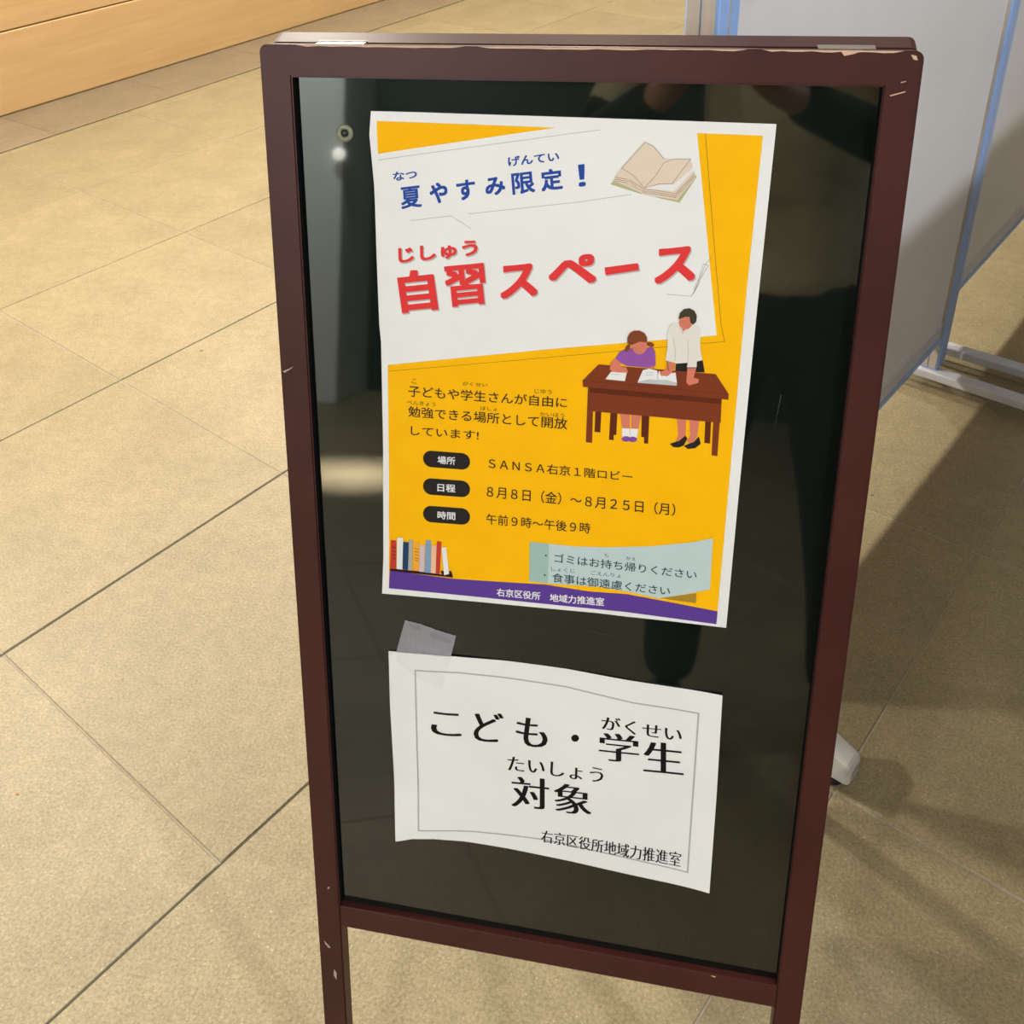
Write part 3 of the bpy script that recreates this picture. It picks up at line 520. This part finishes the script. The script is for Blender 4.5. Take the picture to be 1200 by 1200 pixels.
# ------------------------------------------------------------ printed sheets
def bend_poster(u, v):
    s = (u-.08)/.30; t = (1.08-v)/.42
    d = .0010 + .0004*math.sin(3.1*s+2*t) + .0003*math.sin(9*t+2*s)
    d += .0030*max(0, 1-math.hypot(s/.12, (t-.03)/.14))            # curled top left corner
    d += .0016*max(0, t-.9)*10*math.sin(math.pi*min(1, max(0, s)))**2 * .5
    return d
def bend_notice(u, v):
    s = (u-.084)/.297; t = (.60-v)/.21
    d = .0012 + .0010*math.sin(6.3*s+1.2*t)*(.4+.6*t) + .0006*math.sin(11*s)
    d += .0060*max(0, 1-math.hypot(s/.22, (1-t)/.30))               # curled lower left corner
    d += .0022*max(0, (s-.85)/.15)**2
    return max(.0003, d)
def grid_cut(bm, st=.012):
    us = [v.co.x for v in bm.verts]; vs_ = [v.co.z for v in bm.verts]
    for ax, lo, hi in ((0, min(us), max(us)), (2, min(vs_), max(vs_))):
        k = math.floor(lo/st)+1
        while k*st < hi:
            co = [0, 0, 0]; no = [0, 0, 0]; co[ax] = k*st; no[ax] = 1
            bmesh.ops.bisect_plane(bm, geom=bm.verts[:]+bm.edges[:]+bm.faces[:], plane_co=co, plane_no=no, dist=1e-6); k += 1
REC = -.008; LAY = .00007
def place(bm, bend, extra):
    for v in bm.verts:
        u, z = v.co.x, v.co.z; v.co = F_(u, REC + bend(u, z) + extra + v.co.y, z)
def fill(bm, pts):
    vs_ = [bm.verts.new((u/1000, 0, v/1000)) for u, v in pts]
    for a, b, c in tessellate_polygon([[Vector((u, v, 0)) for u, v in pts]]):
        try: bm.faces.new((vs_[a], vs_[b], vs_[c]))
        except ValueError: pass
def face_out(bm):
    n = MF.to_3x3() @ Vector((0, 1, 0)); bm.normal_update()
    for f in bm.faces:
        if f.normal.dot(n) < 0: f.normal_flip()
def smoothed(pts, n=3):
    out = []
    for i in range(len(pts)):
        a, b = pts[i], pts[(i+1) % len(pts)]
        for k in range(n): out.append((a[0]+(b[0]-a[0])*k/n, a[1]+(b[1]-a[1])*k/n))
    return out
def sheet(name, pts, bend, mat, thick=.00018):
    bm = bmesh.new(); fill(bm, smoothed(pts)); grid_cut(bm, .008); place(bm, bend, 0); face_out(bm)
    n = MF.to_3x3() @ Vector((0, 1, 0))
    r = bmesh.ops.extrude_face_region(bm, geom=bm.faces[:])
    for v in [g for g in r['geom'] if isinstance(g, bmesh.types.BMVert)]: v.co -= n*thick
    for e in bm.edges:
        if len(e.link_faces) == 2 and e.calc_face_angle(0) > .5: e.smooth = False
    return new(name, bm, mat, None, True)
poster = sheet('poster', POSTER, bend_poster, M['paper'])
tag(poster, 'yellow and white study-space poster with red and blue lettering, taped high on the black panel', 'poster')
notice = sheet('paper_notice', NOTICE, bend_notice, M['paper'])
tag(notice, 'white paper notice with big black lettering in a thin grey border, below the yellow poster', 'notice')
POOL = {}
def pool(part, col):
    k = (part, col)
    if k not in POOL: POOL[k] = bmesh.new()
    return POOL[k]
_curve = {}
def glyphs(s, bold, st):
    "flat mesh of the lettering, ink box scaled to 0..1"
    cu = bpy.data.curves.new('lettering', 'FONT'); cu.body = s; cu.size = 1; cu.fill_mode = 'BOTH'; cu.resolution_u = 3
    cu.dimensions = '2D'; cu.offset = -.009 if st == 'M' else 0
    ob = bpy.data.objects.new('lettering', cu); COL.objects.link(ob)
    bpy.context.view_layer.update()
    dg = bpy.context.evaluated_depsgraph_get(); me = bpy.data.meshes.new_from_object(ob.evaluated_get(dg))
    V = [v.co.copy() for v in me.vertices]; Fc = [tuple(p.vertices) for p in me.polygons]
    bpy.data.objects.remove(ob); bpy.data.meshes.remove(me); bpy.data.curves.remove(cu)
    if st == 'M':      # brush-like serif face: heavy verticals, light horizontals
        n = len(V); V0 = V; F0 = Fc
        for k, d in enumerate((.014, .028, .042, .056, .068)[:5 if len(s) == 1 else 4]): 
            Fc = Fc + [tuple(i+len(V) for i in f) for f in F0]; V = V + [v+Vector((d, 0, (k+1)*.004)) for v in V0]
    elif bold >= .3:     # heavy weight: the outline swept round a small circle
        r = bold*.017; n = len(V); V0 = V; F0 = Fc
        for k in range(8):
            d = Vector(((-1, 0, 1, 1, 1, 0, -1, -1)[k]*r, (1, 1, 1, 0, -1, -1, -1, 0)[k]*r, 0)); Fc = Fc + [tuple(i+len(V) for i in f) for f in F0]; V = V + [v+d+Vector((0, 0, (k+1)*.004)) for v in V0]
    xs = [v.x for v in V]; ys = [v.y for v in V]; x0, x1, y0, y1 = min(xs), max(xs), min(ys), max(ys)
    return [((v.x-x0)/(x1-x0 or 1), (y1-v.y)/(y1-y0 or 1), v.z) for v in V], Fc
for a in ART:
    kind, part, col, lay = a[:4]; who = 'N' if part in ('border_line', 'notice_lettering') else 'P'
    bm = bmesh.new()
    if kind == 'P': fill(bm, a[4])
    elif kind == 'L':
        wd = a[5]/2
        for (u0, v0), (u1, v1) in zip(a[4], a[4][1:]):
            d = Vector((u1-u0, v1-v0)); 
            if d.length < .01: continue
            d.normalize(); n = Vector((-d.y, d.x))*wd; e = d*wd*.8
            q = [(u0-e.x+n.x, v0-e.y+n.y), (u0-e.x-n.x, v0-e.y-n.y), (u1+e.x-n.x, v1+e.y-n.y), (u1+e.x+n.x, v1+e.y+n.y)]
            bm.faces.new([bm.verts.new((x/1000, 0, y/1000)) for x, y in q])
    else:
        P_, Fc = glyphs(a[4], a[6], a[7]); TL, TR, BR, BL = [Vector(p) for p in a[5]]
        vv = []
        for s, t, h in P_:
            p = (TL*(1-s)+TR*s)*(1-t)+(BL*(1-s)+BR*s)*t; vv.append(bm.verts.new((p.x/1000, h*.001, p.y/1000)))
        for f in Fc:
            try: bm.faces.new([vv[i] for i in f])
            except ValueError: pass
    grid_cut(bm, .012); place(bm, bend_notice if who == 'N' else bend_poster, LAY*lay+.00004); face_out(bm)
    me = bpy.data.meshes.new('t'); bm.to_mesh(me); bm.free(); pool(part, col).from_mesh(me); bpy.data.meshes.remove(me)
LABELS = {'red_lettering': 'bold red headline lettering', 'blue_lettering': 'bold blue lettering', 'open_book_print': 'printed drawing of an open book', 'desk_print': 'printed drawing of a brown desk',
 'girl_print': 'printed drawing of a girl in a purple top', 'teacher_print': 'printed drawing of an adult in a white shirt', 'purple_band': 'purple band along the bottom', 'book_row_print': 'printed row of coloured books',
 'note_strip_print': 'printed pale blue note strip', 'pill_badge_print': 'dark pill-shaped badges', 'yellow_background': 'yellow printed background'}
groups = {}
for (part, col), bm in POOL.items(): groups.setdefault(part, []).append((col, bm))
for part, lst in groups.items():
    big = bmesh.new(); mats = []
    for i, (col, bm) in enumerate(lst):
        for f in bm.faces: f.material_index = i
        me = bpy.data.meshes.new('t'); bm.to_mesh(me); bm.free(); big.from_mesh(me); bpy.data.meshes.remove(me); mats.append(M['ink_'+col])
    me = bpy.data.meshes.new(part); big.to_mesh(me); big.free()
    for m in mats: me.materials.append(m)
    o = bpy.data.objects.new(part, me); COL.objects.link(o)
    o.parent = notice if part in ('border_line', 'notice_lettering') else poster
    if part in LABELS: o['label'] = LABELS[part]
# tape holding the notice
def bend_tape(u, v):
    return max(.0006, bend_notice(u, v)+.0004 if v < .6035 else .0004 + (bend_notice(u, .6035))*max(0, 1-(v-.6035)/.012)) + .0002*math.sin(u*900+v*500)
up_part = TAPE[:6]+TAPE[10:12]
tape = sheet('tape_strip', up_part, bend_tape, M['tape'], .00008)
tag(tape, 'short piece of grey translucent tape stuck over the top left edge of the white notice', 'tape')
low = [TAPE[10]]+TAPE[5:10]
o = sheet('clear_film', low, bend_tape, M['tape_clear'], .00006); o.parent = tape; o['label'] = 'nearly clear lower part of the tape'
for mk in (TAPEMARK1, TAPEMARK2):
    bm = bmesh.new(); fill(bm, mk); grid_cut(bm, .008); place(bm, bend_tape, .00012); face_out(bm); o = new('smudge', bm, plain('tape_smudge', (.22, .22, .24), .5), tape)

# ------------------------------------------------------------ white movable partitions
def partition(name, x0, x1, y, ang, zb, label, foot_x, ztop=1.8, near_caster=False, leftpost='alu_grey', fy=(-.305, .30)):
    "a panel between two posts on T feet; local X runs along the panel"
    root = empty(name, tile(x0, y), PHI+math.radians(ang)); tag(root, label, 'partition', 'white partitions in a row behind the sign')
    L_ = x1-x0; pw = .046; dp = .042
    for a in (0, L_-pw):
        p = new('post', bx(a, -dp/2, .045, a+pw, dp/2, ztop, bev=.003, seg=2), M['alu'], root); p['label'] = 'blue-tinted aluminium post'
        g = new('post_groove', bx(a+pw/2-.0012, -dp/2-.0008, .06, a+pw/2+.0012, -dp/2+.001, ztop-.01), M['alu_grey'], p)
        for q, c in ((0, -1), (1, 1)):
            s = a-.0016 if q == 0 else a+pw+.0
            e = new('side_cover', bx(s, -dp/2+.004, .05, s+.0016, -.0012, ztop-.004), M['alu_grey'], p)
            e = new('side_cover', bx(s, .0012, .05, s+.0016, dp/2-.004, ztop-.004), M['alu_grey'], p)
    new('board_face', bx(pw-.002, -.011, zb+.010, L_-pw+.002, .011, ztop-.03), M['white_board'], root)
    r = new('bottom_rail', bx(pw, -.017, zb, L_-pw, .017, zb+.012, bev=.002), M['alu'], root); r['label'] = 'blue-tinted bottom edge'
    r = new('bottom_rail', bx(pw, -.015, zb+.012, L_-pw, .015, zb+.050, bev=.003), M['alu_pale'], root); r['label'] = 'pale aluminium bottom rail'
    new('top_rail', bx(pw, -.017, ztop-.04, L_-pw, .017, ztop, bev=.003), M['alu'], root)
    for a in foot_x:
        b = new('foot', bx(a-.016, fy[0], .026, a+.016, fy[1], .046, bev=.003, seg=2), M['alu_pale'], root); b['label'] = 'pale flat foot bar'
        for yy in (fy[0]+.03, fy[1]-.03):
            bm = bmesh.new(); cyl(bm, (a, yy, 0), (a, yy, .012), .017, 18); cyl(bm, (a, yy, .012), (a, yy, .028), .006, 12)
            new('levelling_pad', bm, M['black_rubber'], b)
        for s, yy in ((-1, fy[0]), (1, fy[1])):
            bm = bmesh.new(); vs_ = box(bm, a-.019, min(yy, yy-s*.07)+0, .014, a+.019, max(yy, yy-s*.07), .082, bev=.008, seg=3)
            for v in bm.verts:
                if v.co.z > .06: v.co.z -= abs(v.co.y-(yy-s*.07))/.07*.030
            for hx in (-1, 1): cyl(bm, (a+hx*.0185, yy-s*.035, .045), (a+hx*.0197, yy-s*.035, .045), .0035, 12)
            if near_caster and s == -1 and a == foot_x[0]: pass
            e = new('end_cap', bm, M['plastic'], b)
    return root
partition('movable_partition', .720, 1.838, .022, -1.0, .115, 'white partition board directly behind the sign, with the blue left post above it', (.016, 1.074))
partition('movable_partition', 1.836, 2.95, .048  , 0, .121, 'white partition board at the right edge, beyond the blue double post', (.080, 1.04), fy=(-.33, .30))
# a cabinet added unseen right of the frame to shade the low half of the partitions
blk = empty('shade_blocker', (1.75, .15, 0), PHI); tag(blk, 'chest-high pale cabinet standing right of the sign, just outside the photograph', 'blocker')
new('body', bx(-.6, -.22, .04, 1.5, .22, 1.22, bev=.003), M['white_board'], blk); new('worktop', bx(-.62, -.24, 1.22, 1.52, .24, 1.25, bev=.004), M['wood'], blk)
new('plinth', bx(-.58, -.20, 0, 1.48, .20, .04), M['black_rubber'], blk)
for k in range(4):
    d_ = new('door', bx(-.597+k*.525, .22, .05, -.075+k*.525, .236, 1.21, bev=.002), M['white_board'], blk)
    bm = bmesh.new(); cyl(bm, (-.12+k*.525, .250, .62), (-.12+k*.525, .250, .78), .005, 10); new('handle', bm, M['steel'], d_)

# ------------------------------------------------------------ behind the photographer: column, dark shelves (seen only in the glossy panel)
col_ = struct('trim_2', bx(-2.35, -4.6, 0, -1.42, -3.9, 3.0, bev=.01), M['pillar'], 'broad pale column behind the photographer')
lamp = empty('wall_lamp', (-1.42, -3.885, 1.26)); tag(lamp, 'small lit lamp fixed to the corner of the pale column behind the photographer', 'lamp')
bm = bmesh.new(); cyl(bm, (0, -.02, 0), (0, .012, 0), .022, 16); new('bracket', bm, M['steel'], lamp)
bm = bmesh.new(); bmesh.ops.create_uvsphere(bm, u_segments=16, v_segments=10, radius=.032)
for v in bm.verts: v.co.y += .035
glow = plain('lamp_glow', (1, 1, 1), .5); glow.node_tree.nodes['Principled BSDF'].inputs['Emission Color'].default_value = (1, .97, .85, 1); glow.node_tree.nodes['Principled BSDF'].inputs['Emission Strength'].default_value = 9
new('bulb', bm, glow, lamp, True)
shelf = empty('display_shelf', (-.15, -4.6, 0)); tag(shelf, 'dark display shelf standing behind the photographer beside the pale column', 'shelf')
dk = plain('dark_green_laminate', (.018, .035, .028), .5)
new('back_panel', bx(-1.25, .2, 0, 1.6, .22, 1.9), dk, shelf)
for a in (-1.25, -.3, .65, 1.58): new('side_panel', bx(a, -.16, 0, a+.02, .2, 1.9), dk, shelf)
for z in (.08, .5, .92, 1.34, 1.88): new('shelf_board', bx(-1.23, -.15, z, 1.58, .2, z+.02), dk, shelf)
for x, z, wd, hh, c, lb in ((-1.15, .94, .20, .30, (.05, .16, .10), 'dark green box on the middle level of the display shelf'), (-.72, .94, .34, .34, (.40, .38, .08), 'olive yellow box on the middle level of the display shelf'),
        (-1.1, .52, .30, .28, (.04, .10, .16), 'navy box at the left of the lower level of the display shelf'), (-.6, .52, .24, .30, (.03, .14, .08), 'deep green box on the lower level of the display shelf'),
        (-1.0, 1.36, .3, .3, (.16, .12, .06), 'brown box on the upper level of the display shelf')):
    o = new('storage_box', bx(x, -.12, 0, x+wd, .15, hh, bev=.004, seg=2), plain('box_card', c, .6)); o.location = (-.15, -4.6, z+.0005); tag(o, lb, 'box')
# ------------------------------------------------------------ the person taking the picture (mirrored in the glossy panel)
def skin_mesh(name, chains, mat, parent, sub=2, root=None):
    "chains: lists of (x, y, z, r); equal points are shared, so limbs branch from the trunk as one surface"
    idx = {}; V = []; R = []; E = []
    def vi(p):
        k = tuple(round(c, 4) for c in p[:3])
        if k not in idx: idx[k] = len(V); V.append(p[:3]); R.append(p[3])
        return idx[k]
    for ch in chains:
        ids = [vi(p) for p in ch]; E += list(zip(ids, ids[1:]))
    me = bpy.data.meshes.new(name); me.from_pydata(V, E, []); o = bpy.data.objects.new(name, me); COL.objects.link(o)
    o.modifiers.new('skin', 'SKIN'); s = o.modifiers.new('sub', 'SUBSURF'); s.levels = s.render_levels = sub
    if not me.skin_vertices: me.attributes.new('skin_vertices', 'SKIN', 'POINT') if False else None
    for i, sv in enumerate(me.skin_vertices[0].data):
        r = R[i]; sv.radius = (r, r) if not isinstance(r, tuple) else r; sv.use_root = (i == 0)
    bpy.context.view_layer.update(); dg = bpy.context.evaluated_depsgraph_get()
    m2 = bpy.data.meshes.new_from_object(o.evaluated_get(dg)); bpy.data.objects.remove(o); m2.name = name; m2.materials.clear(); m2.materials.append(mat)
    for p in m2.polygons: p.use_smooth = True
    o = bpy.data.objects.new(name, m2); COL.objects.link(o); o.parent = parent; return o
person = empty('person', (0, 0, 0))
tag(person, 'person in olive shirt and black trousers taking the picture, mirrored in the glossy black panel', 'person')
px, py = .49, -1.0
phone_c = CAM - up*.050 - fwd*.012
hl = phone_c - rt*.052 - up*.030 - fwd*.004; hr = phone_c + rt*.052 - up*.030 - fwd*.004
wl = hl - up*.075 - fwd*.035 - rt*.02; wr = hr - up*.075 - fwd*.035 + rt*.02
el = Vector((.13, -.83, 1.10)); er = Vector((.70, -.80, 1.10))
shl = Vector((px-.175, py+.01, 1.425)); shr = Vector((px+.175, py+.01, 1.425))
def v4(v, r): return (v.x, v.y, v.z, r)
neck = (px, py+.03, 1.47, .052)
chains = [[(px, py, .98, .08), (px, py, 1.18, .08), (px, py+.005, 1.39, .075), neck, (px, py+.05, 1.53, .05), (px, py+.075, 1.58, .078), (px, py+.085, 1.65, .085), (px, py+.08, 1.70, .062)]]
for sh_, e_, w_, h_ in ((shl, el, wl, hl), (shr, er, wr, hr)):
    chains.append([(px, py+.005, 1.39, .075), v4(sh_, .044), v4(sh_.lerp(e_, .5), .038), v4(e_, .034), v4(e_.lerp(w_, .35), .036), v4(w_, .024), v4(w_.lerp(h_, .55), .030), v4(w_.lerp(h_, .9), .027)])
for s in (-1, 1):
    chains.append([(px, py, .98, .08), (px+s*.09, py, .90, .07), (px+s*.13, py+.02, .50, .050), (px+s*.16, py-.01, .12, .034)])
body = skin_mesh('body', chains, M['skin'], person)
for s, h_, w_ in ((-1, hl, wl), (1, hr, wr)):
    base = w_.lerp(h_, .85); inn = rt*(-s)
    for k, (du, ln) in enumerate(((.030, .9), (.012, 1.0), (-.006, .95), (-.022, .78))):
        a = base + up*du - fwd*.004; b = a + fwd*.028*ln + inn*.004; c_ = b + inn*.022*ln + fwd*.004; d_ = c_ + inn*.018*ln - fwd*.003
        skin_mesh('finger', [[v4(base+up*du*.5-fwd*.01, .010), v4(a, .0092), v4(b, .0085), v4(c_, .0080), v4(d_, .0068)]], M['skin'], person, 2)
    a = base + up*.006 - fwd*.020
    skin_mesh('thumb', [[v4(base-fwd*.008, .012), v4(a, .0108), v4(a+inn*.018+up*.016, .0098), v4(a+inn*.034+up*.030, .0082)]], M['skin'], person, 2)
# face
fd = Vector((0, .94, -.34)).normalized(); hc = Vector((px, py+.085, 1.63)); fu = Vector((0, .34, .94))
bm = bmesh.new()
for s in (-1, 1):
    vs_ = bmesh.ops.create_uvsphere(bm, u_segments=12, v_segments=8, radius=.012)['verts']
    for v in vs_: v.co += hc+fd*.080+Vector((s*.031, 0, 0))+fu*.012
new('eyes', bm, M['ink_white'], person, True)
bm = bmesh.new()
for s in (-1, 1):
    vs_ = bmesh.ops.create_uvsphere(bm, u_segments=12, v_segments=8, radius=.0065)['verts']
    for v in vs_: v.co += hc+fd*.0875+Vector((s*.031, 0, 0))+fu*.012
new('pupils', bm, M['hair'], person, True)
skin_mesh('nose', [[v4(hc+fd*.078+fu*.014, .008), v4(hc+fd*.094-fu*.010, .010), v4(hc+fd*.084-fu*.022, .011)]], M['skin'], person, 1)
skin_mesh('mouth', [[v4(hc+fd*.079-fu*.042+Vector((s*.022, -.004 if s else 0, 0)), .0052) for s in (-1, 0, 1)]], plain('lips', (.45, .14, .12), .5), person, 1)
for s in (-1, 1): skin_mesh('ear', [[v4(hc+Vector((s*.083, -.012, .018)), .010), v4(hc+Vector((s*.087, -.010, 0)), .012), v4(hc+Vector((s*.083, -.004, -.022)), .008)]], M['skin'], person, 1)
hh = skin_mesh('hair', [[(px, py+.035, 1.585, .062), (px, py+.045, 1.64, .082), (px, py+.060, 1.695, .083), (px, py+.095, 1.715, .066)]], M['hair'], person)
shirt = skin_mesh('shirt', [[(px, py, .835, (.17, .115)), (px, py, .90, (.168, .115)), (px, py, 1.0, (.165, .115)), (px, py, 1.2, (.17, .12)), (px, py+.003, 1.385, (.165, .105)), (px, py+.02, 1.475, (.080, .065))],
    [(px, py+.003, 1.385, (.165, .105)), v4(shl, .070), v4(shl.lerp(el, .45), .064), v4(shl.lerp(el, .85), .060)],
    [(px, py+.003, 1.385, (.165, .105)), v4(shr, .070), v4(shr.lerp(er, .45), .064), v4(shr.lerp(er, .85), .060)]], M['shirt'], person)
tr = skin_mesh('trousers', [[(px, py, .96, (.150, .105)), (px, py, .88, (.150, .105))]] + [[(px, py, .88, (.150, .105)), (px+s*.085, py, .78, .098), (px+s*.125, py+.02, .50, .072), (px+s*.15, py, .28, .062), (px+s*.16, py-.01, .07, .058)] for s in (-1, 1)], M['trousers'], person)
for s in (-1, 1): skin_mesh('shoe', [[(px+s*.16, py-.05, .042, .040), (px+s*.163, py+.04, .040, .042), (px+s*.168, py+.14, .032, .031)]], M['black'], person)
for sh_, e_, w_ in ((shl, el, wl), (shr, er, wr)): skin_mesh('long_sleeve', [[v4(sh_.lerp(e_, .5), .056), v4(e_, .052), v4(e_.lerp(w_, .4), .046), v4(e_.lerp(w_, .88), .036)]], M['trousers'], person)
phone = empty('smartphone', phone_c)
tag(phone, 'black smartphone held by the person taking the picture', 'phone')
RM = Matrix(((rt.x, up.x, -fwd.x), (rt.y, up.y, -fwd.y), (rt.z, up.z, -fwd.z))).to_4x4()
new('casing', bx(-.036, -.075, -.003, .036, .075, .005, bev=.003, seg=3, xf=RM), M['black'], phone)
new('screen', bx(-.033, -.071, .005, .033, .071, .0056, xf=RM), M['panel'], phone)
